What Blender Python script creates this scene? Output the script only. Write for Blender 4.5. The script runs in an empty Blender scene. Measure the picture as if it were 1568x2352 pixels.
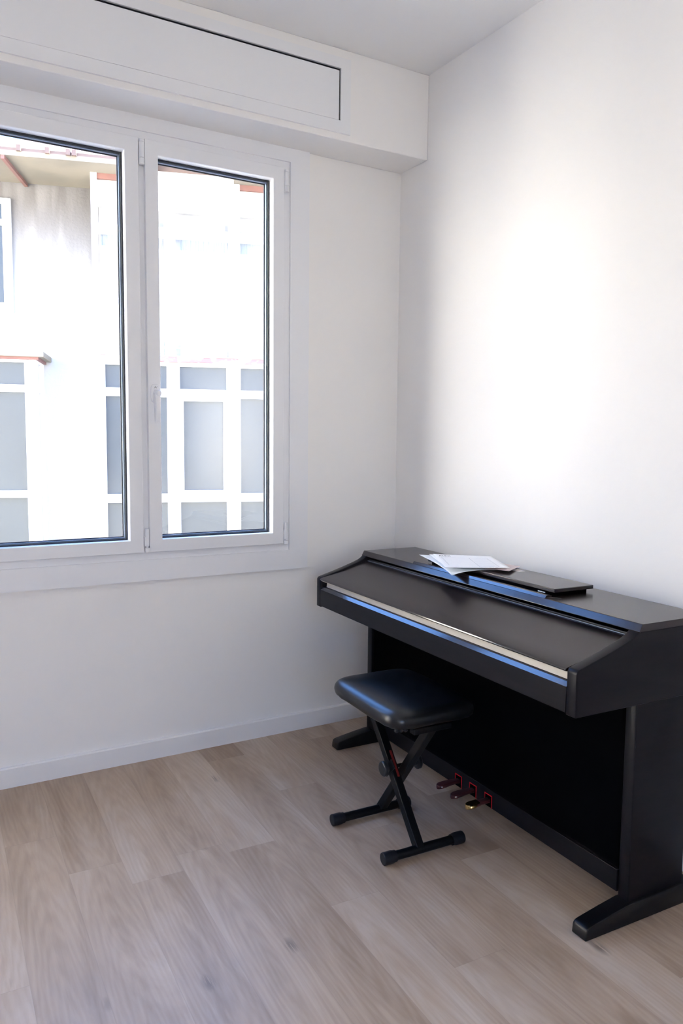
import bpy, bmesh, math, random
from mathutils import Vector, Matrix
random.seed(7)
sc = bpy.context.scene
COL = sc.collection
PI = math.pi

# ------------------------------------------------------------------ camera
cam_d = bpy.data.cameras.new('camera'); cam = bpy.data.objects.new('camera', cam_d); COL.objects.link(cam)
YAW, PITCH, ROLL, FPX = 0.5288, -0.0943, 0.0100, 1773.15
fw = Vector((math.sin(YAW)*math.cos(PITCH), math.cos(YAW)*math.cos(PITCH), math.sin(PITCH)))
rt0 = Vector((math.cos(YAW), -math.sin(YAW), 0)); up0 = rt0.cross(fw)
rt = math.cos(ROLL)*rt0 + math.sin(ROLL)*up0; up = -math.sin(ROLL)*rt0 + math.cos(ROLL)*up0
m = Matrix((rt, up, -fw)).transposed().to_4x4(); m.translation = Vector((-1.9313, -2.8316, 1.2255))
cam.matrix_world = m
cam_d.sensor_fit = 'VERTICAL'; cam_d.sensor_height = 36; cam_d.lens = FPX/2352*36
cam_d.clip_start = .05; cam_d.clip_end = 200
sc.camera = cam

# ------------------------------------------------------------------ sky, exposure
W = bpy.data.worlds.new('sky'); sc.world = W; W.use_nodes = True
nt = W.node_tree; nt.nodes.clear()
o_ = nt.nodes.new('ShaderNodeOutputWorld'); bg = nt.nodes.new('ShaderNodeBackground')
tc = nt.nodes.new('ShaderNodeTexCoord'); sx = nt.nodes.new('ShaderNodeSeparateXYZ'); rp = nt.nodes.new('ShaderNodeValToRGB')
nt.links.new(tc.outputs['Generated'], sx.inputs[0]); nt.links.new(sx.outputs['Z'], rp.inputs[0])
nt.links.new(rp.outputs[0], bg.inputs['Color']); nt.links.new(bg.outputs[0], o_.inputs[0])
els = rp.color_ramp.elements
els[0].position = 0.0; els[0].color = (1, .95, .90, 1)
els[1].position = 1.0; els[1].color = (.18, .40, 1, 1)
e = els.new(.10); e.color = (.90, .90, .95, 1)
e = els.new(.20); e.color = (.28, .49, 1, 1)
e = els.new(.40); e.color = (.20, .42, 1, 1)
SKY = 6.5
bg.inputs['Strength'].default_value = SKY
W.cycles.sampling_method = 'MANUAL'; W.cycles.sample_map_resolution = 256
sun_d = bpy.data.lights.new('sun', 'SUN'); sun_d.energy = 78; sun_d.angle = math.radians(1.5); sun_d.color = (1, .93, .83)
sun = bpy.data.objects.new('sun', sun_d); COL.objects.link(sun)
sun.rotation_euler = Vector((.80, -.03, .60)).to_track_quat('Z', 'Y').to_euler(); sun.location = (12, -1, 9)
vs = sc.view_settings
vs.view_transform = 'Standard'; vs.look = 'None'; vs.exposure = 0.40; vs.gamma = 1.0; vs.use_curve_mapping = False
cy = sc.cycles
cy.max_bounces = 14; cy.diffuse_bounces = 8; cy.glossy_bounces = 4; cy.transmission_bounces = 6; cy.transparent_max_bounces = 12
cy.sample_clamp_indirect = 40; cy.caustics_reflective = False; cy.caustics_refractive = False

# ------------------------------------------------------------------ materials
def mat(name, col, rough=.5, metal=0., spec=.5, coat=0., noise=None, bump=None):
    m = bpy.data.materials.new(name); m.use_nodes = True
    n = m.node_tree.nodes; l = m.node_tree.links; b = n['Principled BSDF']
    b.inputs['Base Color'].default_value = (*col, 1); b.inputs['Roughness'].default_value = rough
    b.inputs['Metallic'].default_value = metal; b.inputs['Specular IOR Level'].default_value = spec
    b.inputs['Coat Weight'].default_value = coat
    if noise or bump:
        t = n.new('ShaderNodeTexCoord')
    if noise:   # (scale vec, colour2, lo, hi)
        mp = n.new('ShaderNodeMapping'); mp.inputs['Scale'].default_value = noise[0]
        nz = n.new('ShaderNodeTexNoise'); nz.inputs['Scale'].default_value = 1; nz.inputs['Detail'].default_value = 6
        cr = n.new('ShaderNodeValToRGB'); cr.color_ramp.elements[0].position = noise[2]; cr.color_ramp.elements[1].position = noise[3]
        cr.color_ramp.elements[0].color = (*col, 1); cr.color_ramp.elements[1].color = (*noise[1], 1)
        l.new(t.outputs['Object'], mp.inputs[0]); l.new(mp.outputs[0], nz.inputs[0]); l.new(nz.outputs[0], cr.inputs[0]); l.new(cr.outputs[0], b.inputs['Base Color'])
    if bump:    # (scale, strength, distance)
        nz2 = n.new('ShaderNodeTexNoise'); nz2.inputs['Scale'].default_value = bump[0]; nz2.inputs['Detail'].default_value = 3
        bp = n.new('ShaderNodeBump'); bp.inputs['Strength'].default_value = bump[1]; bp.inputs['Distance'].default_value = bump[2]
        l.new(t.outputs['Object'], nz2.inputs[0]); l.new(nz2.outputs[0], bp.inputs['Height']); l.new(bp.outputs[0], b.inputs['Normal'])
    return m

M = {}
M['paint'] = mat('matte white wall paint', (.84, .83, .82), .75, spec=.25, bump=(60, .02, .002))
M['ceil'] = mat('matte white ceiling paint', (.83, .83, .83), .8, spec=.2)
M['base'] = mat('white lacquered baseboard', (.80, .80, .81), .4)
M['pvc'] = mat('white window profile', (.80, .81, .84), .32)
M['panel'] = mat('white lacquered panel', (.80, .81, .83), .4)
M['gap'] = mat('dark gap', (.01, .01, .015), .9)
M['gasket'] = mat('black rubber gasket', (.015, .017, .022), .5)
M['spacer'] = mat('grey glazing spacer', (.16, .2, .27), .35, metal=.6)
M['print'] = mat('grey print', (.09, .09, .1), .7)
M['wood'] = mat('dark rosewood veneer', (.0105, .0065, .007), .22, spec=.5, noise=((6, 3, 60), (.017, .0105, .011), .35, .7))
M['lacquer'] = mat('polished dark edge', (.014, .011, .013), .13, spec=.9)
M['satin_edge'] = mat('satin dark edge', (.012, .0095, .011), .17, spec=.5)
M['wood_lid'] = mat('dark rosewood lid', (.010, .0062, .0066), .26, spec=.34, noise=((6, 3, 60), (.016, .0098, .0102), .35, .7))
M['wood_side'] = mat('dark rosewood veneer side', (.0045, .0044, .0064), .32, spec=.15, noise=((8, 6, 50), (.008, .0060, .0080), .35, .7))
M['black_board'] = mat('black fibreboard', (.0016, .0016, .002), .9, spec=.02)
M['foot'] = mat('black moulded foot', (.005, .0045, .0055), .36, spec=.25)
M['key'] = mat('cream satin strip', (.62, .57, .49), .4)
M['leather'] = mat('black vinyl', (.004, .0045, .006), .29, spec=.5, bump=(350, .06, .0005))
M['black_metal'] = mat('black painted steel', (.004, .004, .005), .36, spec=.2)
M['rubber'] = mat('black rubber', (.007, .007, .010), .5, spec=.3)
M['knob'] = mat('black plastic knob', (.012, .013, .016), .28)
M['red'] = mat('red print', (.16, .008, .006), .5)
M['felt'] = mat('bright red felt', (.52, .012, .02), .9, spec=.1)
M['maroon'] = mat('maroon pedal', (.055, .012, .014), .3, coat=.3)
M['brass'] = mat('polished brass', (.75, .52, .22), .22, metal=1)
M['white_mark'] = mat('white print', (.85, .85, .88), .4)
M['paper'] = mat('white paper', (.90, .90, .90), .7, spec=.2)
M['paper_blue'] = mat('cool white paper', (.86, .90, .92), .6, spec=.3)
M['paper_pink'] = mat('pinkish paper', (.74, .62, .60), .7, spec=.2)
M['ink'] = mat('black ink', (.03, .03, .035), .7)
M['ink_grey'] = mat('grey ink', (.33, .33, .35), .7)
M['label'] = mat('cream label', (.74, .70, .66), .6)
M['label_print'] = mat('label print', (.58, .48, .44), .7)
# outside
M['render_white'] = mat('white render', (.80, .80, .80), .9, spec=.1, bump=(30, .2, .01))
M['out_white'] = mat('white painted frame', (.82, .82, .82), .6)
M['cream'] = mat('cream panel', (.62, .58, .50), .8, spec=.1)
M['soffit'] = mat('tan soffit', (.26, .228, .18), .9, spec=.1, noise=((1.5, 1.5, 1.5), (.21, .187, .15), .4, .65))
M['rust'] = mat('rusty pink beam', (.21, .10, .082), .8, noise=((4, 4, 4), (.16, .08, .068), .35, .7))
M['slab'] = mat('flaking pink slab edge', (.30, .16, .15), .9, noise=((5, 5, 9), (.75, .72, .72), .45, .55))
M['rail'] = mat('white railing', (.72, .73, .76), .5)
M['curtain'] = mat('white curtain', (.86, .85, .83), .9, spec=.1)
M['shade'] = mat('grey shutter slot', (.46, .45, .43), .9)
M['blind'] = mat('pale pleated blind', (.50, .53, .54), .8)
M['pavement'] = mat('grey pavement', (.13, .125, .12), .95, spec=.1)
M['added_terrace'] = mat('added sunlit terrace paving', (.30, .27, .235), .9, spec=.1)
M['added_render'] = mat('pale ochre render of the added walls', (.83, .80, .755), .9, spec=.1)
M['tile'] = mat('brown roof tile', (.16, .11, .09), .9)

def stained_shaded():
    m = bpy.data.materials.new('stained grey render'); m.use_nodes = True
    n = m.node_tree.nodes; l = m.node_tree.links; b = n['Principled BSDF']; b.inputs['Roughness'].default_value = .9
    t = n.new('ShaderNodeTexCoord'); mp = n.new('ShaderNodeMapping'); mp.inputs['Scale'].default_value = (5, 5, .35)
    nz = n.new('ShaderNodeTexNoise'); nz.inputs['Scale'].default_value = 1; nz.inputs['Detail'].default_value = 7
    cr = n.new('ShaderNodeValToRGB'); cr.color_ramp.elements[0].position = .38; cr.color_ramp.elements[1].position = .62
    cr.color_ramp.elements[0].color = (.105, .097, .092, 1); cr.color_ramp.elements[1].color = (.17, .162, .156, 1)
    # paler lower wall; streaky stain and painted-in eave shade darken the top
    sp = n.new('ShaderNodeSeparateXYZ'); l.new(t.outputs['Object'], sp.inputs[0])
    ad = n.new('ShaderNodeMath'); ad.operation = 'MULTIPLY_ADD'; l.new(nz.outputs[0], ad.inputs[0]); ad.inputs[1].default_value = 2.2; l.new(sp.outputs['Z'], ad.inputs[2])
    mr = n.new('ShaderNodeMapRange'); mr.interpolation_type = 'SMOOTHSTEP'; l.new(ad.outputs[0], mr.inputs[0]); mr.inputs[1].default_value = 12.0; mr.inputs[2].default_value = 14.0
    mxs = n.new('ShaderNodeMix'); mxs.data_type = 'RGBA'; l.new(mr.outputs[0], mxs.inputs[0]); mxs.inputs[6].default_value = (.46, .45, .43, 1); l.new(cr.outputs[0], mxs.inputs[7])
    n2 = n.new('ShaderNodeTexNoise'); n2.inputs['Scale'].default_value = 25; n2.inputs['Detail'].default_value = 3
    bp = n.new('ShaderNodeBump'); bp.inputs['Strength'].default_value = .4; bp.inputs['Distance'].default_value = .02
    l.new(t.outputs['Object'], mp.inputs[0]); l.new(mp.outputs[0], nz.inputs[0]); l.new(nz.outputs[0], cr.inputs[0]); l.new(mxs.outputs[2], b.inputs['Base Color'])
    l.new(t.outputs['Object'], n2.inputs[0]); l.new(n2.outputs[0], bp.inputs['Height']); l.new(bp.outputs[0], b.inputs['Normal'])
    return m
M['stained_shaded'] = stained_shaded()

def glass(name, tint, rough, f0):
    m = bpy.data.materials.new(name); m.use_nodes = True
    n = m.node_tree.nodes; l = m.node_tree.links; n.remove(n['Principled BSDF']); out = n['Material Output']
    tr = n.new('ShaderNodeBsdfTransparent'); tr.inputs[0].default_value = (*tint, 1)
    gl = n.new('ShaderNodeBsdfGlossy'); gl.inputs['Roughness'].default_value = rough
    lw = n.new('ShaderNodeLayerWeight'); lw.inputs['Blend'].default_value = .5      # Schlick reflectance, the same from both sides
    pw = n.new('ShaderNodeMath'); pw.operation = 'POWER'; l.new(lw.outputs['Facing'], pw.inputs[0]); pw.inputs[1].default_value = 5
    fr = n.new('ShaderNodeMath'); fr.operation = 'MULTIPLY_ADD'; l.new(pw.outputs[0], fr.inputs[0]); fr.inputs[1].default_value = 1-f0; fr.inputs[2].default_value = f0
    mx = n.new('ShaderNodeMixShader')
    l.new(fr.outputs[0], mx.inputs[0]); l.new(tr.outputs[0], mx.inputs[1]); l.new(gl.outputs[0], mx.inputs[2]); l.new(mx.outputs[0], out.inputs[0])
    return m
M['glass'] = glass('clear window glass', (.97, .985, .98), 0.0, .035)
M['frosted'] = mat('bluish glass of the opposite windows', (.050, .056, .057), .22, spec=.6,
                   noise=((1.1, 1.1, .8), (.05, .06, .065), .35, .7))

def floor_mat():
    m = bpy.data.materials.new('pale oak plank floor'); m.use_nodes = True
    n = m.node_tree.nodes; l = m.node_tree.links; b = n['Principled BSDF']
    def N(t, **k):
        x = n.new(t)
        for a, v in k.items(): setattr(x, a, v)
        return x
    def math_(op, a, b_=None, c=None):
        x = N('ShaderNodeMath', operation=op)
        for i, v in enumerate((a, b_, c)):
            if v is None: continue
            if isinstance(v, (int, float)): x.inputs[i].default_value = v
            else: l.new(v, x.inputs[i])
        return x.outputs[0]
    t = N('ShaderNodeTexCoord'); mp = N('ShaderNodeMapping'); mp.inputs['Rotation'].default_value = (0, 0, .0388)
    l.new(t.outputs['Object'], mp.inputs[0]); s = N('ShaderNodeSeparateXYZ'); l.new(mp.outputs[0], s.inputs[0])
    PW, PL = .147, 1.02
    u = math_('DIVIDE', math_('ADD', s.outputs[0], 1.222+.147*40), PW); row = math_('FLOOR', u); fu = math_('FRACT', u)
    wn = N('ShaderNodeTexWhiteNoise', noise_dimensions='1D'); l.new(row, wn.inputs['W'])
    v = math_('ADD', math_('DIVIDE', math_('ADD', s.outputs[1], 20.), PL), wn.outputs['Value']); colm = math_('FLOOR', v); fv = math_('FRACT', v)
    cb = N('ShaderNodeCombineXYZ'); l.new(row, cb.inputs[0]); l.new(colm, cb.inputs[1])
    w2 = N('ShaderNodeTexWhiteNoise', noise_dimensions='2D'); l.new(cb.outputs[0], w2.inputs['Vector'])
    # grain coordinates: shifted per plank
    sh = N('ShaderNodeVectorMath', operation='MULTIPLY_ADD'); l.new(w2.outputs['Color'], sh.inputs[0]); sh.inputs[1].default_value = (37, 53, 11); l.new(mp.outputs[0], sh.inputs[2])
    def noise(scale, det, rough=.6, dist=0):
        q = N('ShaderNodeMapping'); q.inputs['Scale'].default_value = scale; l.new(sh.outputs[0], q.inputs[0])
        z = N('ShaderNodeTexNoise'); z.inputs['Scale'].default_value = 1; z.inputs['Detail'].default_value = det; z.inputs['Roughness'].default_value = rough; z.inputs['Distortion'].default_value = dist
        l.new(q.outputs[0], z.inputs[0]); return z.outputs[0]
    fine = noise((120, 6, 1), 6); broad = noise((11, 1.3, 1), 6, .62, 1.2); patch = noise((5, 2.2, 1), 3)
    wv = N('ShaderNodeTexWave', wave_type='RINGS', rings_direction='Z'); lc = N('ShaderNodeCombineXYZ'); sw = N('ShaderNodeSeparateColor'); l.new(w2.outputs['Color'], sw.inputs[0])
    l.new(math_('ADD', math_('MULTIPLY', math_('SUBTRACT', fu, .5), PW), math_('MULTIPLY', math_('SUBTRACT', sw.outputs[0], .5), .10)), lc.inputs[0])
    l.new(math_('MULTIPLY', math_('ADD', math_('MULTIPLY', math_('SUBTRACT', fv, .5), PL), math_('MULTIPLY', math_('SUBTRACT', sw.outputs[1], .5), .9)), .11), lc.inputs[1])
    l.new(lc.outputs[0], wv.inputs[0]); wv.inputs['Scale'].default_value = 26; wv.inputs['Distortion'].default_value = 5; wv.inputs['Detail'].default_value = 3; wv.inputs['Detail Scale'].default_value = 2.0
    # knots
    vo = N('ShaderNodeTexVoronoi', feature='F1'); q2 = N('ShaderNodeMapping'); q2.inputs['Scale'].default_value = (5.0, 2.6, 1); l.new(sh.outputs[0], q2.inputs[0]); l.new(q2.outputs[0], vo.inputs[0]); vo.inputs['Scale'].default_value = 1
    kn = N('ShaderNodeMapRange'); l.new(vo.outputs['Distance'], kn.inputs[0]); kn.inputs[1].default_value = .02; kn.inputs[2].default_value = .10; kn.inputs[3].default_value = 1; kn.inputs[4].default_value = 0
    kmask = math_('MULTIPLY', kn.outputs[0], math_('GREATER_THAN', fine, .47))
    val = math_('ADD', math_('MULTIPLY', broad, .66), math_('MULTIPLY', fine, .11))
    val = math_('ADD', val, math_('MULTIPLY', math_('MULTIPLY', wv.outputs[0], patch), .12))
    val = math_('ADD', val, math_('MULTIPLY', patch, .28))
    val = math_('ADD', val, math_('MULTIPLY', math_('SUBTRACT', w2.outputs['Value'], .5), .24))
    cr = N('ShaderNodeValToRGB'); l.new(val, cr.inputs[0]); E = cr.color_ramp.elements
    E[0].position = .36; E[0].color = FL_DARK; E[1].position = .80; E[1].color = FL_LIGHT
    x = E.new(.58); x.color = FL_MID
    mx = N('ShaderNodeMix', data_type='RGBA'); l.new(math_('MULTIPLY', kmask, .7), mx.inputs[0]); l.new(cr.outputs[0], mx.inputs[6]); mx.inputs[7].default_value = (.10, .075, .06, 1)
    # seams
    e1 = math_('MINIMUM', fu, math_('SUBTRACT', 1, fu)); e2 = math_('MULTIPLY', math_('MINIMUM', fv, math_('SUBTRACT', 1, fv)), PL/PW)
    em = math_('LESS_THAN', math_('MINIMUM', e1, e2), .0075)
    m2 = N('ShaderNodeMix', data_type='RGBA'); l.new(math_('MULTIPLY', em, .13), m2.inputs[0]); l.new(mx.outputs[2], m2.inputs[6]); m2.inputs[7].default_value = (.12, .09, .07, 1)
    l.new(m2.outputs[2], b.inputs['Base Color'])
    rr = N('ShaderNodeMapRange'); l.new(fine, rr.inputs[0]); rr.inputs[3].default_value = .30; rr.inputs[4].default_value = .46; l.new(rr.outputs[0], b.inputs['Roughness'])
    bp = N('ShaderNodeBump'); bp.inputs['Strength'].default_value = .07; bp.inputs['Distance'].default_value = .001; l.new(fine, bp.inputs['Height']); l.new(bp.outputs[0], b.inputs['Normal'])
    b.inputs['Specular IOR Level'].default_value = .5
    return m
FL_DARK, FL_MID, FL_LIGHT = (.33, .235, .160, 1), (.46, .350, .258, 1), (.585, .480, .385, 1)
M['floor'] = floor_mat()

# ------------------------------------------------------------------ mesh helpers
def bm_merge(dst, src, mtx=None):
    me = bpy.data.meshes.new('tmp'); src.to_mesh(me); src.free()
    if mtx is not None: me.transform(mtx)
    dst.from_mesh(me); bpy.data.meshes.remove(me)
def box(bm, x0, x1, y0, y1, z0, z1, bev=0., seg=2, mtx=None):
    t = bmesh.new(); bmesh.ops.create_cube(t, size=1)
    for v in t.verts:
        v.co = Vector((x0 if v.co.x < 0 else x1, y0 if v.co.y < 0 else y1, z0 if v.co.z < 0 else z1))
    bmesh.ops.recalc_face_normals(t, faces=t.faces)
    if bev: bmesh.ops.bevel(t, geom=list(t.edges), offset=bev, segments=seg, profile=.5, affect='EDGES')
    bm_merge(bm, t, mtx)
def prism(bm, pts, axis, a0, a1, bev=0., seg=2, mtx=None):
    """polygon pts in the two other axes (cyclic order xyz), extruded along axis."""
    t = bmesh.new()
    def co(p, a): return {'x': (a, p[0], p[1]), 'y': (p[0], a, p[1]), 'z': (p[0], p[1], a)}[axis]
    A = [t.verts.new(co(p, a0)) for p in pts]; B = [t.verts.new(co(p, a1)) for p in pts]
    n = len(pts); t.faces.new(A); t.faces.new(B)
    for i in range(n): t.faces.new((A[i], A[(i+1) % n], B[(i+1) % n], B[i]))
    bmesh.ops.recalc_face_normals(t, faces=t.faces)
    if bev: bmesh.ops.bevel(t, geom=list(t.edges), offset=bev, segments=seg, profile=.5, affect='EDGES')
    bm_merge(bm, t, mtx)
def frame_mtx(p, q, roll=None):
    p, q = Vector(p), Vector(q); z = (q-p).normalized(); r = Vector(roll or (0, 0, 1))
    x = r - r.dot(z)*z
    if x.length < 1e-4: x = Vector((1, 0, 0)) - z.x*z
    x.normalize(); y = z.cross(x); mm = Matrix((x, y, z)).transposed().to_4x4(); mm.translation = p; return mm, (q-p).length
def bar(bm, p, q, w, h, bev=0., roll=None):
    mm, L = frame_mtx(p, q, roll); box(bm, -w/2, w/2, -h/2, h/2, 0, L, bev, 2, mm)
def lathe(bm, prof, p, q, n=32, roll=None):
    """prof: (radius, dist) along p->q."""
    mm, L = frame_mtx(p, q, roll); t = bmesh.new(); rings = []
    for r, d in prof:
        rings.append([t.verts.new((r*math.cos(2*PI*i/n), r*math.sin(2*PI*i/n), d)) for i in range(n)])
    for a, b in zip(rings, rings[1:]):
        for i in range(n): t.faces.new((a[i], a[(i+1) % n], b[(i+1) % n], b[i]))
    t.faces.new(rings[0]); t.faces.new(rings[-1]); bmesh.ops.recalc_face_normals(t, faces=t.faces)
    bm_merge(bm, t, mm)
def cyl(bm, p, q, r, n=24, bev=.0):
    L = (Vector(q)-Vector(p)).length
    pr = [(r, 0), (r, L)] if not bev else [(r-bev, 0), (r-.3*bev, .3*bev), (r, bev), (r, L-bev), (r-.3*bev, L-.3*bev), (r-bev, L)]
    lathe(bm, pr, p, q, n)
def ring_frame(bm, x0, x1, z0, z1, w, y0, y1, mitre=False, wt=None, wb=None):
    """rectangular frame in the xz plane between outer (x0..x1, z0..z1) and inner (inset w)."""
    wt = w if wt is None else wt; wb = w if wb is None else wb
    t = bmesh.new(); O = [(x0, z0), (x1, z0), (x1, z1), (x0, z1)]; I = [(x0+w, z0+wb), (x1-w, z0+wb), (x1-w, z1-wt), (x0+w, z1-wt)]
    V = {}
    for k, P in (('O', O), ('I', I)):
        for y in (y0, y1): V[k, y] = [t.verts.new((a, y, b)) for a, b in P]
    for i in range(4):
        j = (i+1) % 4
        t.faces.new((V['O', y0][i], V['O', y0][j], V['I', y0][j], V['I', y0][i])); t.faces.new((V['O', y1][i], V['I', y1][i], V['I', y1][j], V['O', y1][j]))
        t.faces.new((V['O', y0][i], V['O', y1][i], V['O', y1][j], V['O', y0][j])); t.faces.new((V['I', y0][i], V['I', y0][j], V['I', y1][j], V['I', y1][i]))
    bmesh.ops.recalc_face_normals(t, faces=t.faces); bm_merge(bm, t)
def obj(name, bm, material, parent=None, smooth=False, off=None):
    me = bpy.data.meshes.new(name)
    if off is not None: bmesh.ops.translate(bm, vec=-Vector(off), verts=bm.verts)
    bm.to_mesh(me); bm.free()
    if smooth:
        for p in me.polygons: p.use_smooth = True
        try: me.set_sharp_from_angle(angle=math.radians(20))
        except Exception: pass
    me.materials.append(material)
    o = bpy.data.objects.new(name, me); COL.objects.link(o)
    if parent is not None: o.parent = parent
    return o
def edge_mat(o, m_, test):
    o.data.materials.append(m_); i = len(o.data.materials)-1
    for p in o.data.polygons:
        if test(p.normal): p.material_index = i
def empty(name, loc=(0, 0, 0), rz=0):
    o = bpy.data.objects.new(name, None); COL.objects.link(o); o.location = loc; o.rotation_euler = (0, 0, rz); o.empty_display_size = .1; return o
def tag(o, label=None, cat=None, group=None, kind=None):
    if label: o['label'] = label
    if cat: o['category'] = cat
    if group: o['group'] = group
    if kind: o['kind'] = kind
    return o
B = bmesh.new

# ------------------------------------------------------------------ room shell
XL, YB, ZC = -3.7, -5.6, 2.6836          # left wall, back wall, ceiling height
WT = .26                                  # window wall thickness
OX0, OX1, OZ0, OZ1 = -1.7258, -.5228, .7615, 2.312   # hole for the window
def struct(name, bm, m_, parent=None, **k): return tag(obj(name, bm, m_, parent, **k), kind='structure' if parent is None else None)
b = B(); box(b, XL-.2, .2, YB-.2, WT, -.15, 0); struct('floor', b, M['floor'])
b = B(); box(b, XL-.2, .2, YB-.2, WT, ZC, ZC+.2); struct('ceiling', b, M['ceil'])
b = B()
DX0, DX1, DZ = -3.35, -2.35, 2.30          # unseen balcony door, added to let more daylight in
box(b, XL-.2, DX0, 0, WT, 0, ZC); box(b, DX0, DX1, 0, WT, DZ, ZC); box(b, DX1, OX0, 0, WT, 0, ZC); box(b, OX1, .2, 0, WT, 0, ZC); box(b, OX0, OX1, 0, WT, 0, OZ0); box(b, OX0, OX1, 0, WT, OZ1, ZC)
struct('wall_front', b, M['paint'])
b = B(); box(b, 0, .2, YB-.2, 0, 0, ZC); struct('wall_right', b, M['paint'])
EX0, EX1, EZ = -3.3, -1.7, 2.3           # unseen glazed door behind the camera, added for soft fill light
b = B(); box(b, XL, EX0, YB-.2, YB, 0, ZC); box(b, EX1, 0, YB-.2, YB, 0, ZC); box(b, EX0, EX1, YB-.2, YB, EZ, ZC); struct('wall_back', b, M['paint'])
b = B(); box(b, XL-.2, XL, YB-.2, 0, 0, ZC); struct('wall_left', b, M['paint'])
b = B(); box(b, XL, 0, -.1909, 0, 2.3541, ZC, .004); struct('trim_1', b, M['paint'])
b = B(); prism(b, [(0, 0), (-.014, 0), (-.014, .068), (-.010, .0725), (0, .0725)], 'x', DX1+.02, 0); struct('baseboard_front', b, M['base'])
b = B(); prism(b, [(0, 0), (-.014, 0), (-.014, .068), (-.010, .0725), (0, .0725)], 'y', YB, -.014); struct('baseboard_right', b, M['base'])
b = B(); prism(b, [(XL, 0), (XL+.014, 0), (XL+.014, .068), (XL+.010, .0725), (XL, .0725)], 'y', YB, -.014); struct('baseboard_left', b, M['base'])
d1 = tag(empty('added_door_1', ((DX0+DX1)/2, .05, 0)), kind='structure')
q = B(); hw = (DX1-DX0)/2
for (a, c, z0, z1) in ((-hw, -hw+.07, 0, DZ), (hw-.07, hw, 0, DZ), (-hw, hw, DZ-.07, DZ), (-hw, hw, 0, .09)): box(q, a, c, -.035, .035, z0, z1)
obj('added_door_frame', q, M['pvc'], d1)
q = B(); box(q, -hw+.07, hw-.07, -.002, .002, .09, DZ-.07); obj('glass_pane', q, M['glass'], d1)  # pane of the added balcony door

d2 = tag(empty('added_door_2', ((EX0+EX1)/2, YB-.1, 0)), kind='structure')
q = B(); hw = (EX1-EX0)/2
for (a, c, z0, z1) in ((-hw, -hw+.06, 0, EZ), (hw-.06, hw, 0, EZ), (-hw, hw, EZ-.06, EZ), (-hw, hw, 0, .07)): box(q, a, c, -.035, .035, z0, z1)
obj('added_door_frame', q, M['pvc'], d2)
q = B(); box(q, -hw+.06, hw-.06, -.002, .002, .07, EZ-.06); obj('glass_pane', q, M['glass'], d2)  # pane of the added back door
b = B(); box(b, -9, 5, -16, YB-.2, -.25, -.05); tag(obj('added_terrace', b, M['added_terrace']), kind='structure')  # unseen paving, added to bounce sunlight in through the back door

# ------------------------------------------------------------------ window_1
w1 = tag(empty('window_1', (-1.1243, 0, .692)), kind='structure'); WO = w1.location.copy()
def wpart(name, bm, m_, parent=w1, **k):
    o = obj(name, bm, m_, parent, off=WO, **k); return o
FX0, FX1, FZ0, FZ1 = -1.7158, -.5328, .7715, 2.302
CX0, CX1 = -1.7996, -.4491
b = B()
# casing boards: bottom, right, left, top (mitred look through thin joints)
prism(b, [(CX0, .6919), (CX1, .6919), (FX1, FZ0), (FX0, FZ0)], 'y', -.018, 0)
prism(b, [(CX1, .6919), (CX1, 2.354), (FX1, FZ1), (FX1, FZ0)], 'y', -.0178, 0)
prism(b, [(CX0, .6919), (FX0, FZ0), (FX0, FZ1), (CX0, 2.354)], 'y', -.0178, 0)
prism(b, [(FX0, FZ1), (FX1, FZ1), (CX1, 2.354), (CX0, 2.354)], 'y', -.018, 0)
wpart('casing', b, M['pvc'])
b = B(); ring_frame(b, FX0, FX1, FZ0, FZ1, .06, -.010, .07)
box(b, -1.1443, -1.1043, -.010, .07, FZ0+.05, FZ1-.05)
wpart('window_frame', b, M['pvc'])
b = B(); ring_frame(b, OX0-.02, OX1+.02, OZ0-.02, OZ1+.02, .035, .07, .085); wpart('outer_trim', b, M['pvc'])
SZ0, SZ1 = .8001, 2.2734
def sash(x0, x1, gx0, gx1):
    gz0, gz1 = .8466, 2.224
    q = B(); ring_frame(q, x0, x1, SZ0, SZ1, gx0-x0, -.030, .045, wt=SZ1-gz1, wb=gz0-SZ0)
    s = wpart('sash', q, M['pvc'], smooth=False)
    bv = s.modifiers.new('bevel', 'BEVEL'); bv.width = .002; bv.segments = 2; bv.limit_method = 'ANGLE'
    q = B(); ring_frame(q, gx0, gx1, gz0, gz1, .0045, .006, .010); wpart('gasket', q, M['gasket'], s)
    q = B(); ring_frame(q, gx0, gx1, gz0, gz1, .009, .014, .026); wpart('spacer_bar', q, M['spacer'], s)
    q = B(); ring_frame(q, gx0, gx1, gz0, gz1, .012, .028, .032); wpart('gasket', q, M['gasket'], s)
    q = B(); box(q, gx0, gx1, .011, .012, gz0, gz1); wpart('glass_pane', q, M['glass'], s)
    return s
sR = sash(-1.1129, -.5652, -1.0654, -.6148)
sL = sash(-1.6834, -1.1356, -1.6338, -1.1858)
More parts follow.
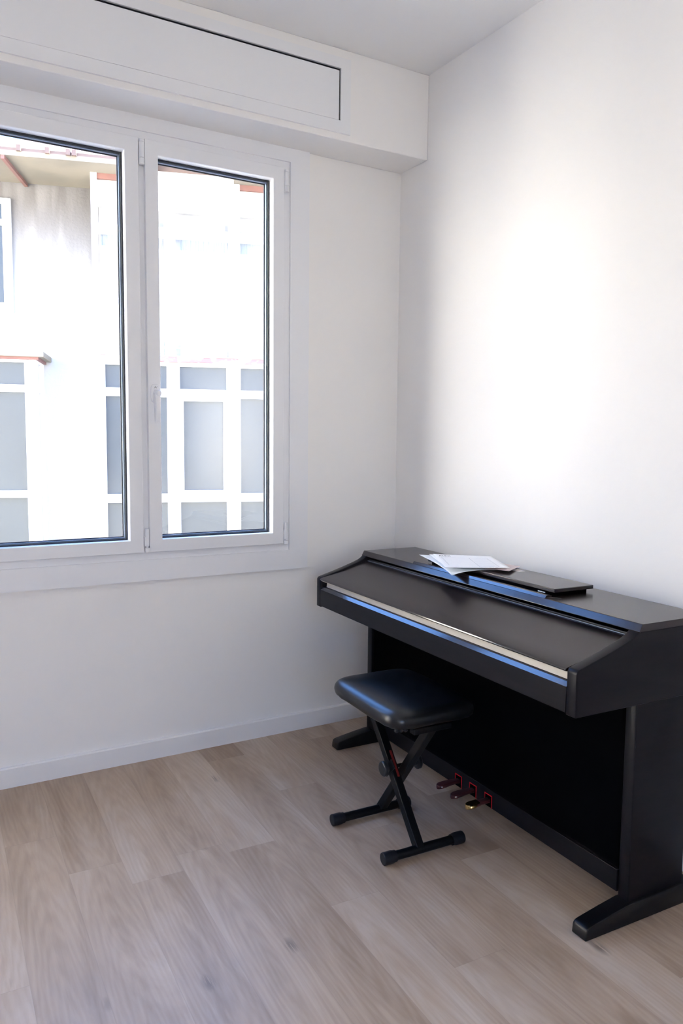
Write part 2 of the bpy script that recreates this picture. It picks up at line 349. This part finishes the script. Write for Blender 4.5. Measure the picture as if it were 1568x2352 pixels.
# mitre joints on the sash faces: hair-thin grooves
def hinge(xc, ztop, zbot, s, upper, r=.0095):
    y = -.030
    q = B()
    if upper:
        cyl(q, (xc, y, zbot+.024), (xc, y, ztop-.010), r, 20, .0008)
        cyl(q, (xc, y, zbot), (xc, y, zbot+.0232), r, 20, .002)
        cyl(q, (xc, y, ztop-.0092), (xc, y, ztop), r, 20, .002)
    else:
        cyl(q, (xc+.001, y, zbot+.024), (xc+.001, y, ztop), r*.8, 20, .002)
        box(q, xc-r, xc+r*.7, y-.006, y+.008, zbot+.0235, ztop-.030, .001)
        cyl(q, (xc+.002, y, zbot), (xc+.002, y, zbot+.018), r, 20, .003)
        cyl(q, (xc+.001, y, zbot+.016), (xc+.001, y, zbot+.026), r*.45, 12)
    h = wpart('hinge', q, M['pvc'], s, smooth=True)
    return h
hinge(-1.1243, 2.268, 2.182, sL, True); hinge(-1.1243, .889, .801, sL, False)
hinge(-.556, 2.265, 2.181, sR, True); hinge(-.556, .887, .797, sR, False)
# handle on the right sash: rosette, neck, lever
q = B(); yR = -.030
pts = []
for i in range(24):
    a = 2*PI*i/24; hw, hh = .0165, .034
    pts.append((-1.0875+hw*(abs(math.cos(a))**.6)*(1 if math.cos(a) >= 0 else -1), 1.384+hh*(abs(math.sin(a))**.6)*(1 if math.sin(a) >= 0 else -1)))
prism(q, pts, 'y', yR-.009, yR, .002)
hnd = wpart('handle', q, M['pvc'], sR, smooth=True)
hnd['label'] = 'white tilt and turn handle rosette'
q = B(); lathe(q, [(.012, 0), (.0115, .012), (.010, .020), (.0095, .034), (.007, .038)], (-1.085, yR-.009, 1.384), (-1.085, yR-.05, 1.384), 24)
lv = [(-.052, 1.398), (-.044, 1.397), (-.038, 1.385), (-.037, 1.35), (-.040, 1.31), (-.046, 1.277), (-.058, 1.277), (-.066, 1.31), (-.0665, 1.35), (-.062, 1.385)]
prism(q, [(a-.002, c) for a, c in lv], 'x', -1.0955, -1.0765, .0045, 3)
wpart('handle_lever', q, M['pvc'], sR, smooth=True)
def text_mesh(body, size, align='CENTER'):
    cu = bpy.data.curves.new('txt', 'FONT'); cu.body = body; cu.size = size; cu.align_x = align; cu.extrude = 0
    to = bpy.data.objects.new('txt', cu); COL.objects.link(to)
    me = bpy.data.meshes.new_from_object(to.evaluated_get(bpy.context.evaluated_depsgraph_get()))
    bpy.data.objects.remove(to); bpy.data.curves.remove(cu)
    q = B(); q.from_mesh(me); bpy.data.meshes.remove(me)
    return q
bpy.context.view_layer.update()
q = text_mesh('A/', .0115)
for v in q.verts: v.co = Vector((-1.0868+v.co.x, yR-.0095, 1.4025+v.co.y))
wpart('lettering', q, M['print'], sR)

# ------------------------------------------------------------------ roller shutter box cover
ap = tag(empty('shutter_box_cover', (-1.1243, -.1909, 2.3768)), 'long white access panel with a dark gap round it, in the bulkhead above the window', 'panel')
AO = ap.location.copy(); yb = -.1909
b = B(); ring_frame(b, -1.8781, -.3705, 2.3768, 2.6476, .0436, yb-.009, yb, wt=.0383, wb=.0442); o = obj('panel_frame', b, M['panel'], ap, off=AO)
b = B(); box(b, -1.84, -.41, yb-.0008, yb, 2.415, 2.615); o = obj('backing', b, M['gap'], ap, off=AO); o['label'] = 'dark gap behind the panel edge'
b = B(); box(b, -1.8280, -.4210, yb-.0085, yb-.001, 2.4222, 2.6000, .0012); obj('panel', b, M['panel'], ap, off=AO)

# ------------------------------------------------------------------ digital piano (own frame: turned a little from the wall)
PA = -.0388; PY = -.2489
pm = Matrix.Translation((0, PY, 0)) @ Matrix.Rotation(PA, 4, 'Z')
PO = Vector((-.3, -.685, 0))
pn = tag(empty('digital_piano', pm @ PO, PA), 'dark rosewood digital piano against the right wall, closed lid', 'piano')
def ppart(name, bm, m_, parent=pn, **k): return obj(name, bm, m_, parent, off=PO, **k)
L = 1.37
prof = [(-.519, .579), (-.519, .686), (-.514, .6935), (-.503, .697), (-.47, .7065), (-.416, .7225), (-.365, .7395), (-.341, .7485), (-.328, .7560), (-.3185, .7640), (-.065, .7640), (-.065, .579)]
for (a, c) in ((-.0334, 0), (-L, -L+.0334)):
    b = B(); prism(b, prof, 'y', a, c, .0035, 3); ppart('cheek', b, M['wood_side'], smooth=True)
b = B(); prism(b, [(-.3180, .7625), (-.3190, .7645), (-.3090, .7815), (-.3075, .7825), (-.0648, .7825), (-.0648, .7640), (-.313, .7640)], 'y', -L-.001, .001, .0006, 2); tp = ppart('top_panel', b, M['wood']); edge_mat(tp, M['satin_edge'], lambda n: n.x < -.6 and n.z > .1)
# key lid: gently sloped slab with a rounded nose
lid = [(-.516, .6835), (-.5205, .6845), (-.5225, .6875), (-.5215, .6905), (-.517, .6925), (-.47, .7035), (-.416, .7165), (-.365, .7320), (-.33, .7420), (-.30, .7480), (-.30, .7400), (-.33, .7330), (-.416, .7080), (-.50, .6860)]
b = B(); prism(b, lid, 'y', -L+.0345, -.0345); ld = ppart('key_lid', b, M['wood_lid'], smooth=True); edge_mat(ld, M['lacquer'], lambda n: n.x < -.5 and n.z > -.3)
b = B(); box(b, -.309, -.300, -L+.036, -.036, .7460, .7525, .0015); o = ppart('lid_hinge_rail', b, M['foot'], ld)
b = B(); box(b, -.3135, -.3125, -L+.036, -.036, .7462, .7478); o = ppart('lid_trim', b, M['spacer'], ld); o['label'] = 'thin shiny line along the back of the lid'
b = B(); box(b, -.5165, -.5150, -L+.0345, -.0345, .6812, .6826); ppart('lid_edge_line', b, M['key'], ld)
b = B(); prism(b, [(-.492, .659), (-.5015, .659), (-.4985, .681), (-.490, .681)], 'y', -L+.036, -.050); o = ppart('key_strip', b, M['key']); o['label'] = 'cream strip under the lid edge'
b = B(); prism(b, [(-.519, .584), (-.519, .6455), (-.5188, .6470), (-.5110, .6576), (-.5095, .6580), (-.485, .6580), (-.485, .584)], 'y', -L+.0334, -.0334); ks = ppart('key_slip', b, M['wood_side'], smooth=False); edge_mat(ks, M['lacquer'], lambda n: n.x < -.3 and n.z > .3)
b = B(); box(b, -.490, -.07, -L+.0334, -.0334, .582, .600); ppart('keybed', b, M['black_board'])
b = B(); box(b, -.082, -.067, -L+.0334, -.0334, .600, .764); ppart('rear_panel', b, M['black_board'])
b = B(); box(b, -.2855, -.272, -L+.05, -.05, .060, .582); ppart('knee_panel', b, M['black_board'])
for (y0, y1, f0, f1) in ((-.0498, -.0148, -.0539, -.0048), (-L+.0148, -L+.0498, -L+.0048, -L+.0539)):
    b = B(); box(b, -.296, -.092, y0, y1, .050, .582, .004, 3); ppart('leg', b, M['wood_side'], smooth=True)
    fp = [(-.4505, .0), (-.4485, .020), (-.446, .0285), (-.440, .0330), (-.43, .0355), (-.36, .0470), (-.30, .0555), (-.06, .0560), (-.055, .050), (-.055, .0)]
    b = B(); prism(b, fp, 'y', f0, f1, .0045, 3); ppart('foot', b, M['foot'], smooth=True)
b = B(); box(b, -.3002, -.2858, -L+.0498, -.0498, .0660, .1245, .0012); pb = ppart('pedal_board', b, M['wood_side']); edge_mat(pb, M['lacquer'], lambda n: n.z > .5)
for k, yc in enumerate((-.642, -.720, -.799)):
    q = B()
    xf = -.3012
    for (a, c, z0, z1) in ((yc-.0185, yc-.0155, .066, .1075), (yc+.0155, yc+.0185, .085, .1075), (yc-.0185, yc+.0185, .1045, .1075)): box(q, xf, xf+.004, a, c, z0, z1)
    s_ = ppart('pedal_surround', q, M['felt'], pb); s_['label'] = 'bright red felt edging round the pedal slot'
    q = B(); box(q, -.3008, -.2990, yc-.0155, yc+.0155, .067, .1045); ppart('pedal_slot', q, M['black_board'], pb)
    # pedal: rounded tongue, narrow at the board and wide at the tip
    def tongue(q, x_in, x_tip, w_in, w_tip, grow=0.):
        t = bmesh.new(); n = 14; out = []
        for i in range(n+1):
            f = i/n; x = x_in+(x_tip+w_tip-x_in)*f; out.append((x, w_in+(w_tip-w_in)*f*f*(3-2*f)))
        for i in range(1, 9):
            a = PI/2*i/8; out.append((x_tip+w_tip-w_tip*math.sin(a), w_tip*math.cos(a)))
        top, bot = [], []
        rings = []
        for x, hw in out:
            dz = .0855 - .04*max(0, (-.300-x)) + .004*math.sin((x+.40)*28)
            r = []
            for j in range(12):
                a = 2*PI*j/12
                cy_, sz_ = math.cos(a), math.sin(a)
                yy_ = (abs(cy_)**.55)*(1 if cy_ >= 0 else -1)*(hw+grow); zz_ = (abs(sz_)**.8)*(1 if sz_ >= 0 else -1)*(.0068+grow)
                r.append(t.verts.new((x, yc+yy_, dz+zz_)))
            rings.append(r)
        for a_, b_ in zip(rings, rings[1:]):
            for j in range(12): t.faces.new((a_[j], a_[(j+1) % 12], b_[(j+1) % 12], b_[j]))
        t.faces.new(rings[0]); t.faces.new(rings[-1]); bmesh.ops.recalc_face_normals(t, faces=t.faces); bm_merge(q, t)
    q = B(); tongue(q, -.292, -.3875, .0095, .0172); pd = ppart('pedal', q, M['maroon'], smooth=True)
    if k == 2:
        pd['label'] = 'rightmost pedal, maroon stem with a brass tip'
        q = B(); tongue(q, -.343, -.3877, .0145, .0174, .0006); pt = ppart('pedal_tip', q, M['brass'], pd, smooth=True); pt['label'] = 'polished brass pedal tip'
# music rest ledge and folded rest on the top
b = B(); prism(b, [(-.3085, .7826), (-.3035, .7902), (-.2975, .7906), (-.2835, .7892), (-.2835, .7826)], 'y', -1.030, -.352); mrl = ppart('music_ledge', b, M['wood']); edge_mat(mrl, M['lacquer'], lambda n: n.x < -.2 and n.z > .3)
b = B(); prism(b, [(-.2835, -1.030), (-.3085, -1.030), (-.270, -1.060)], 'z', .7826, .7842); ppart('ledge_end', b, M['foot'], mrl)
b = B(); box(b, -.262, -.118, -1.000, -.405, .7826, .7925); mb = ppart('rest_hinge_block', b, M['black_board'])
b = B(); box(b, -.2655, -.1130, -1.022, -.385, .7925, .8040, .0018); mr = ppart('music_rest', b, M['wood'], smooth=True); mr['label'] = 'music rest folded flat on the piano top'
q = B()
for i in range(3): box(q, -.2678, -.2655, -.9642-.0102*i, -.9557-.0102*i, .7864, .7891, .0004)
o = ppart('rest_marks', q, M['white_mark'], mb); o['label'] = 'row of three white dashes under the rest edge'
q = B(); box(q, -.2650, -.2600, -.988, -.952, .7850, .7905); ppart('mark_plate', q, M['black_board'], mb)

# ------------------------------------------------------------------ stool under the piano (same frame)
SO = Vector((-.56, -.69, 0))
st = tag(empty('piano_stool', pm @ SO, PA), 'black padded X-leg stool standing half under the piano', 'stool')
def spart(name, bm, m_, parent=st, **k): return obj(name, bm, m_, parent, off=SO, **k)
# cushion: puffy superellipsoid pad
def cushion(x0, x1, y0, y1, z0, z1):
    t = bmesh.new(); NX, NY = 40, 48; cx_, cy_ = (x0+x1)/2, (y0+y1)/2; hx, hy = (x1-x0)/2, (y1-y0)/2
    rings = []
    # profile around the rim from underside to centre top
    prof = [(.90, 0.0), (.95, .02), (.978, .10), (.994, .22), (1.0, .34), (.994, .46), (.975, .58), (.945, .68), (.90, .765), (.84, .83), (.76, .885), (.62, .94), (.45, .975), (.25, .995), (.08, 1.0)]
    n = 72
    for s, h in prof:
        r = []
        for i in range(n):
            a = 2*PI*i/n; ex = 2/(6.5 if s > .8 else 6.5*(s/.8)+2*(1-s/.8))
            c, d = math.cos(a), math.sin(a)
            px = (abs(c)**ex)*(1 if c >= 0 else -1); py = (abs(d)**ex)*(1 if d >= 0 else -1)
            shrink = (1-s)*min(hx, hy)
            wr = 1+.0
            X = cx_+px*(hx-shrink*(1 if s > .8 else 1)); Y = cy_+py*(hy-shrink*(1 if s > .8 else 1))
            if s < .8: X = cx_+px*hx*s*1.0; Y = cy_+py*hy*s*1.0
            z = z0+(z1-z0)*h
            if h < .3: z += .0018*math.sin(a*23)*(1-h/.3)
            r.append(t.verts.new((X, Y, z)))
        rings.append(r)
    for a_, b_ in zip(rings, rings[1:]):
        for i in range(n): t.faces.new((a_[i], a_[(i+1) % n], b_[(i+1) % n], b_[i]))
    t.faces.new(rings[0]); t.faces.new(rings[-1]); bmesh.ops.recalc_face_normals(t, faces=t.faces)
    return t
b = cushion(-.719, -.409, -.893, -.486, .409, .471); cu_ = spart('seat_cushion', b, M['leather'], smooth=True)
md = cu_.modifiers.new('sub', 'SUBSURF'); md.levels = 1; md.render_levels = 2
b = B(); box(b, -.665, -.459, -.845, -.537, .398, .412, .003); spart('seat_board', b, M['black_board'])
# pleats gathered under the far corner, and bright fold tips at the near corner
q = B()
for i in range(4): lathe(q, [(.001, 0), (.006, .004), (.0075, .010), (.005, .016), (.001, .019)], (-.682+.012*i, -.522-.004*i, .406), (-.670+.012*i, -.545-.004*i, .392), 10)
spart('seat_pleats', q, M['leather'], cu_, smooth=True)
q = B()
for i in range(3): lathe(q, [(.001, 0), (.006, .004), (.0075, .010), (.005, .016), (.001, .019)], (-.692+.013*i, -.868-.003*i, .410), (-.684+.013*i, -.850-.003*i, .396), 10)
spart('seat_pleats', q, M['leather'], cu_, smooth=True)
X1, X2 = -.590, -.556       # two crossing tubes lie side by side in x
TW = .027
b = B(); bar(b, (X1, -.842, .018), (X1, -.528, .398), TW, TW, .003, (1, 0, 0)); lg1 = spart('leg', b, M['black_metal'], smooth=True)
b = B(); bar(b, (X2, -.566, .018), (X2, -.852, .398), TW, TW, .003, (1, 0, 0)); lg2 = spart('leg', b, M['black_metal'], smooth=True)
for (yc, x0, x1) in ((-.842, -.716, -.432), (-.572, -.742, -.452)):
    b = B(); cyl(b, (x0+.03, yc, .0185), (x1-.03, yc, .0185), .0135, 24); fb = spart('foot_bar', b, M['black_metal'], smooth=True)
    for (xa, xb) in ((x0, x0+.042), (x1, x1-.042)):
        q = B(); lathe(q, [(.0150, 0), (.0178, .0012), (.0184, .003), (.0184, .030), (.0165, .036), (.0165, .042)], (xa, yc, .0185), (xb, yc, .0185), 32); spart('foot_cap', q, M['rubber'], fb, smooth=True)
for (yc) in (-.528, -.852):
    b = B(); box(b, -.630, -.500, yc-.013, yc+.013, .380, .398, .002); spart('seat_rail', b, M['black_metal'])
axy, axz = -.690, .212
for (xa, xb) in ((-.632, -.606), (-.492, -.512)):
    b = B(); s_ = 1 if xb > xa else -1
    lathe(b, [(.018, 0), (.0215, .0015), (.0235, .004), (.0235, .012), (.012, .0135), (.0115, .022)], (xa, axy, axz), (xa+s_*.022, axy, axz), 36); spart('knob', b, M['knob'], smooth=True)
b = B(); cyl(b, (-.61, axy, axz), (-.505, axy, axz), .006, 16); spart('adjuster_bolt', b, M['black_metal'])
# toothed adjuster plates beside the crossing
b = B(); bar(b, (X1-.0155, -.715, .235), (X1-.0155, -.668, .188), .030, .003, .0008, (0, 1, 1)); spart('adjuster_plate', b, M['black_metal'])
# red strip of lettering down the front face of the near leg
d_ = Vector((0, .314, .380)).normalized(); nrm = Vector((0, -d_.z, d_.y))
q = B(); p0 = Vector((X1+.004, -.842, .018)) + d_*.212 + nrm*(TW/2+.0004); p1 = Vector((X1+.004, -.842, .018)) + d_*.295 + nrm*(TW/2+.0004)
bar(q, p0, p1, .0075, .0006, 0, (1, 0, 0)); o = spart('red_lettering', q, M['red'], lg1); o['label'] = 'thin red strip of print on the front leg'

# ------------------------------------------------------------------ papers on the folded music rest
def sheet(name, tl, tr, br, bl, m_, label, sag=.004, drop=0., n=16):
    tl, tr, br, bl = map(Vector, (tl, tr, br, bl))
    def P(s, t, dz=0):
        v = tl*(1-s)*(1-t)+tr*s*(1-t)+br*s*t+bl*(1-s)*t
        z = v.z - sag*math.sin(PI*s)*.6 - drop*((1-s)*t)**3.5 + dz
        return Vector((v.x, v.y, z))
    t_ = bmesh.new(); g = [[t_.verts.new(P(i/n, j/n)) for j in range(n+1)] for i in range(n+1)]
    for i in range(n):
        for j in range(n): t_.faces.new((g[i][j], g[i+1][j], g[i+1][j+1], g[i][j+1]))
    bmesh.ops.recalc_face_normals(t_, faces=t_.faces)
    if sum((f.normal.z for f in t_.faces)) < 0: bmesh.ops.reverse_faces(t_, faces=t_.faces)
    c = (tl+tr+br+bl)/4
    me = bpy.data.meshes.new(name); bmesh.ops.translate(t_, vec=-c, verts=t_.verts); t_.to_mesh(me); t_.free(); me.materials.append(m_)
    for p_ in me.polygons: p_.use_smooth = True
    o = bpy.data.objects.new(name, me); COL.objects.link(o); o.matrix_world = pm @ Matrix.Translation(c)
    md = o.modifiers.new('thick', 'SOLIDIFY'); md.thickness = .0006; md.offset = -1
    tag(o, label, 'paper', 'loose papers on the piano')
    return o, P, c
def ribbons(name, P, c, parent, segs, m_, w=.0012):
    t_ = bmesh.new()
    for (s0, t0, s1, t1) in segs:
        n = 10; prev = None
        for i in range(n+1):
            f = i/n; a = P(s0+(s1-s0)*f, t0+(t1-t0)*f, .0005); d = P(s1, t1)-P(s0, t0); k = Vector((-d.y, d.x, 0)).normalized()*w/2
            cur = (t_.verts.new(a-k-c), t_.verts.new(a+k-c))
            if prev: t_.faces.new((prev[0], prev[1], cur[1], cur[0]))
            prev = cur
    bmesh.ops.recalc_face_normals(t_, faces=t_.faces)
    return obj(name, t_, m_, parent)
sheet('paper_sheet', (-.135, -.565, .8090), (-.105, -.690, .8090), (-.215, -.765, .8125), (-.285, -.545, .8090), M['paper_pink'], 'pinkish sheet whose edge shows under the right front of the paper pile', .0, n=8)
sheet('paper_sheet', (-.258, -.316, .8062), (-.130, -.460, .8062), (-.195, -.700, .8062), (-.351, -.646, .8062), M['paper_blue'], 'bluish white sheet at the bottom of the pile, its corner hanging over the piano front', .0, .0165, 24)
sheet('paper_sheet', (-.236, -.349, .8110), (-.125, -.580, .8200), (-.195, -.735, .8170), (-.340, -.600, .8100), M['paper'], 'white sheet just under the printed form, its left edge peeking out', .0)
o, P, c = sheet('paper_sheet', (-.233, -.369, .8150), (-.135, -.575, .8290), (-.201, -.752, .8200), (-.352, -.611, .8105), M['paper'], 'white printed form with a table, lying on top of the paper pile', .001)
ribbons('table_print', P, c, o, [(.10, .24, .10, .82), (.56, .26, .56, .93), (.56, .26, .86, .26), (.86, .26, .86, .93), (.56, .93, .86, .93), (.58, .40, .84, .40), (.58, .54, .84, .54), (.58, .68, .84, .68), (.58, .81, .84, .81), (.12, .26, .50, .26)], M['ink_grey'], .0009)
q = text_mesh('ALEX', 1.0, 'LEFT'); w_ = max(v.co.x for v in q.verts)
for v in q.verts: v.co = P(.07+.21*v.co.x/w_, .185-.125*v.co.y, .0006)-c
obj('lettering', q, M['ink'], o)
ribbons('footer_print', P, c, o, [(.70, .955, .745, .955), (.755, .955, .775, .955), (.785, .955, .83, .955)], M['ink'], .0022)
# small sticker-like card on the rest
sk = Vector((-.150, -.728, .8040)); q = B(); box(q, -.0135, .0135, -.0255, .0255, .0001, .0006, 0)
o = obj('card', q, M['label']); o.matrix_world = pm @ Matrix.Translation(sk) ; tag(o, 'small cream card lying on the folded music rest beside the papers', 'card')
q = B(); box(q, -.006, .006, -.016, .014, .0006, .0008); obj('card_print', q, M['label_print'], o)

# ------------------------------------------------------------------ the building across the street
FO = Vector((1.33, 9.24, 0)); FA = -.297
ab = tag(empty('apartment_building', (FO.x, FO.y, -8), FA), 'pale apartment block with glazed balconies across the street, seen through the window', 'building')
def fpart(name, bm, m_, parent=ab, **k): return obj(name, bm, m_, parent, off=(0, 0, -8), **k)
WW = .8
b = B(); box(b, -14, 14, WW, WW+.3, -8, 5.15); fpart('wall', b, M['stained_shaded'])
b = B(); box(b, -14, .44, -.45, WW, 5.15, 5.22); box(b, 1.58, 14, -.45, WW, 5.15, 5.22); ev = fpart('eave', b, M['soffit'])
q = B(); prism(q, [(-.45, 5.22), (-.45, 5.26), (6, 7.6), (6, 5.22)], 'x', -14, 14); fpart('roof', q, M['tile'])
for (ua, ub) in ((-1.62, -1.50),):
    q = B(); bar(q, (ua-.06, -.44, 5.125), (ua+.06, WW, 5.125), .05, .05); fpart('eave_bracket', q, M['rust'], ev)
for u in (-1.83, -1.46, -1.08, -.80, -.72):
    q = B(); box(q, u-.03, u+.03, -.50, -.40, 5.21, 5.29); fpart('roof_tile', q, M['tile'], ev)
# right glazed bay
def bay(u_posts, u0, u1, floors, cols, end_return=None):
    pass
q = B()
for (a, c) in ((-.54, -.45), (.52, .69), (1.51, 1.68), (2.62, 2.74)): box(q, a, c, -.02, .14, 2.40, 5.15)
bp_ = fpart('balcony_post', q, M['out_white'])
bayR = B()
ROWS = [(1.98, 2.33), (.335, 1.85), (-1.1, .20)]
COLS = [(-.38, .54), (.74, 1.47), (1.69, 2.62)]
def grid(q, ua, ub, cols, rows, z0, z1, w0, w1):
    us = [ua]+[x for c_ in cols for x in c_]+[ub]
    for i in range(0, len(us), 2): box(q, us[i], us[i+1], w0, w1, z0, z1)
    zs = sorted([z0, z1]+[z for r_ in rows for z in r_])
    for i in range(0, len(zs), 2):
        for c_ in cols: box(q, c_[0], c_[1], w0, w1, zs[i], zs[i+1])
grid(bayR, -.54, 2.78, COLS, ROWS, -1.3, 2.39, 0, .1)
box(bayR, -.54, -.50, .1, WW, -1.3, 2.39); box(bayR, 2.74, 2.78, .1, WW, -1.3, 2.39); box(bayR, -.54, 2.78, .1, WW, -1.4, -1.3)
byR = fpart('glazed_bay', bayR, M['out_white']); byR['label'] = 'right glazed balcony with white frames'
q = B(); ring_frame(q, .745, 1.465, .34, 1.845, .05, .0, .05); fpart('opening_sash', q, M['out_white'], byR)
for c_ in COLS:
    for r_ in ROWS:
        q = B(); box(q, c_[0], c_[1], .06, .075, r_[0], r_[1]); fpart('pane', q, M['frosted'], byR)
q = B(); box(q, -.50, 2.78, -.06, WW, 2.39, 2.47, .006); fpart('slab', q, M['slab'])
q = B(); box(q, -.56, 2.80, -.075, WW, 2.47, 2.485); fpart('slab_capping', q, M['shade'])
# upper floor of the right bay
q = B(); box(q, -.50, 2.78, -.01, .12, 5.07, 5.15); fpart('beam', q, M['rust'])
for (a, c, m_) in ((-.45, .52, M['cream']), (.69, 1.51, M['cream']), (1.68, 2.62, M['cream'])):
    q = B(); box(q, a, c, .05, .10, 4.68, 5.07); up_ = fpart('lintel_panel', q, m_)
q = B(); box(q, .44, 1.58, -.10, -.03, 4.72, 5.32); fpart('fascia_board', q, M['out_white'])
q = B(); box(q, -.45, 2.62, .30, .34, 2.47, 5.07); fpart('balcony_back', q, M['render_white'])
for (a, c) in ((-.36, .44), (.80, 1.46), (1.70, 2.02)):
    q = B(); box(q, a, c, .12, .16, 4.46, 4.60); fpart('shutter_slot', q, M['shade'])
q = B()
for (a, c) in ((-.45, .52), (.69, 1.51), (1.68, 2.62)): box(q, a, c, .06, .14, 4.29, 4.44)
fpart('transom', q, M['out_white'])
def pleated(a, c, z0, z1, w, amp, step):
    t = bmesh.new(); n = int((c-a)/step); pv = None
    for i in range(n+1):
        u = a+(c-a)*i/n; ww = w+(amp if i % 2 else -amp)*(1+.4*math.sin(i*1.7))
        cur = (t.verts.new((u, ww, z0)), t.verts.new((u, ww, z1)))
        if pv: t.faces.new((pv[0], cur[0], cur[1], pv[1]))
        pv = cur
    bmesh.ops.solidify(t, geom=list(t.faces), thickness=.004)
    return t
for (a, c) in ((-.42, .50), (.76, 1.50), (1.69, 2.03), (2.08, 2.58)):
    fpart('curtain', pleated(a, c, 2.49, 4.13, .13, .012, .035), M['curtain'])
    fpart('blind', pleated(a, c, 4.13, 4.29, .125, .006, .02), M['blind'])
for (a, c) in ((-.45, .52), (.69, 1.51), (1.68, 2.62)):
    q = B()
    box(q, a, c, .0, .03, 3.31, 3.34); box(q, a, c, .0, .03, 2.60, 2.62)
    k = a+.08
    while k < c-.03: box(q, k, k+.012, .008, .02, 2.62, 3.31); k += .11
    fpart('railing', q, M['rail'])
# left glazed bay with its side return
q = B(); LC = [(-2.62, -1.54)]; LR = [(1.99, 2.32), (.40, 1.88), (-1.1, .29)]
grid(q, -2.85, -1.37, LC, LR, -1.3, 2.37, 0, .1)
for (w0, w1) in ((.1, .22), (.50, WW)): box(q, -1.46, -1.37, w0, w1, -1.3, 2.37)
for (z0, z1) in ((-1.3, -1.1), (.29, .40), (1.88, 1.99), (2.32, 2.37)): box(q, -1.46, -1.37, .22, .50, z0, z1)
box(q, -2.85, -2.80, .1, WW, -1.3, 2.37); box(q, -2.85, -1.37, .1, WW, -1.4, -1.3)
byL = fpart('glazed_bay', q, M['out_white']); byL['label'] = 'left glazed balcony at the edge of the view'
for r_ in LR:
    q = B(); box(q, -2.62, -1.54, .06, .075, *r_); fpart('pane', q, M['frosted'], byL)
    q = B(); box(q, -1.42, -1.405, .22, .50, *r_); fpart('pane', q, M['frosted'], byL)
q = B(); box(q, -2.95, -1.25, -.10, WW, 2.40, 2.48, .008); fpart('bay_roof', q, M['soffit'])
q = B(); box(q, -2.90, -1.33, -.05, WW, 2.36, 2.41, .004); fpart('bay_roof_edge', q, M['rust'])
# upper left window
q = B(); grid(q, -3.0, -1.79, [(-2.80, -1.92)], [(4.57, 4.81), (3.3, 4.48)], 3.15, 4.89, WW-.06, WW+.02); wf = fpart('window', q, M['out_white']); wf['label'] = 'white framed window under the eave at the left'
for r_ in ((4.57, 4.81), (3.3, 4.48)):
    q = B(); box(q, -2.80, -1.92, WW-.02, WW-.005, *r_); fpart('pane', q, M['frosted'], wf)
b = B(); box(b, -8.6, -8, .6, 12.2, -8, 5.0); tag(obj('wall_added', b, M['added_render']), kind='structure')   # unseen sunlit wing on the left, added to bounce light through the window
b = B(); box(b, 7.0, 7.6, 1.5, 6.6, -8, 9.8); tag(obj('wall_added', b, M['added_render']), kind='structure')   # unseen block on the right, added to shade the foot of the wing
b = B(); box(b, -40, 40, -30, 40, -8.2, -8.0); g_ = tag(obj('street', b, M['pavement']), kind='structure')
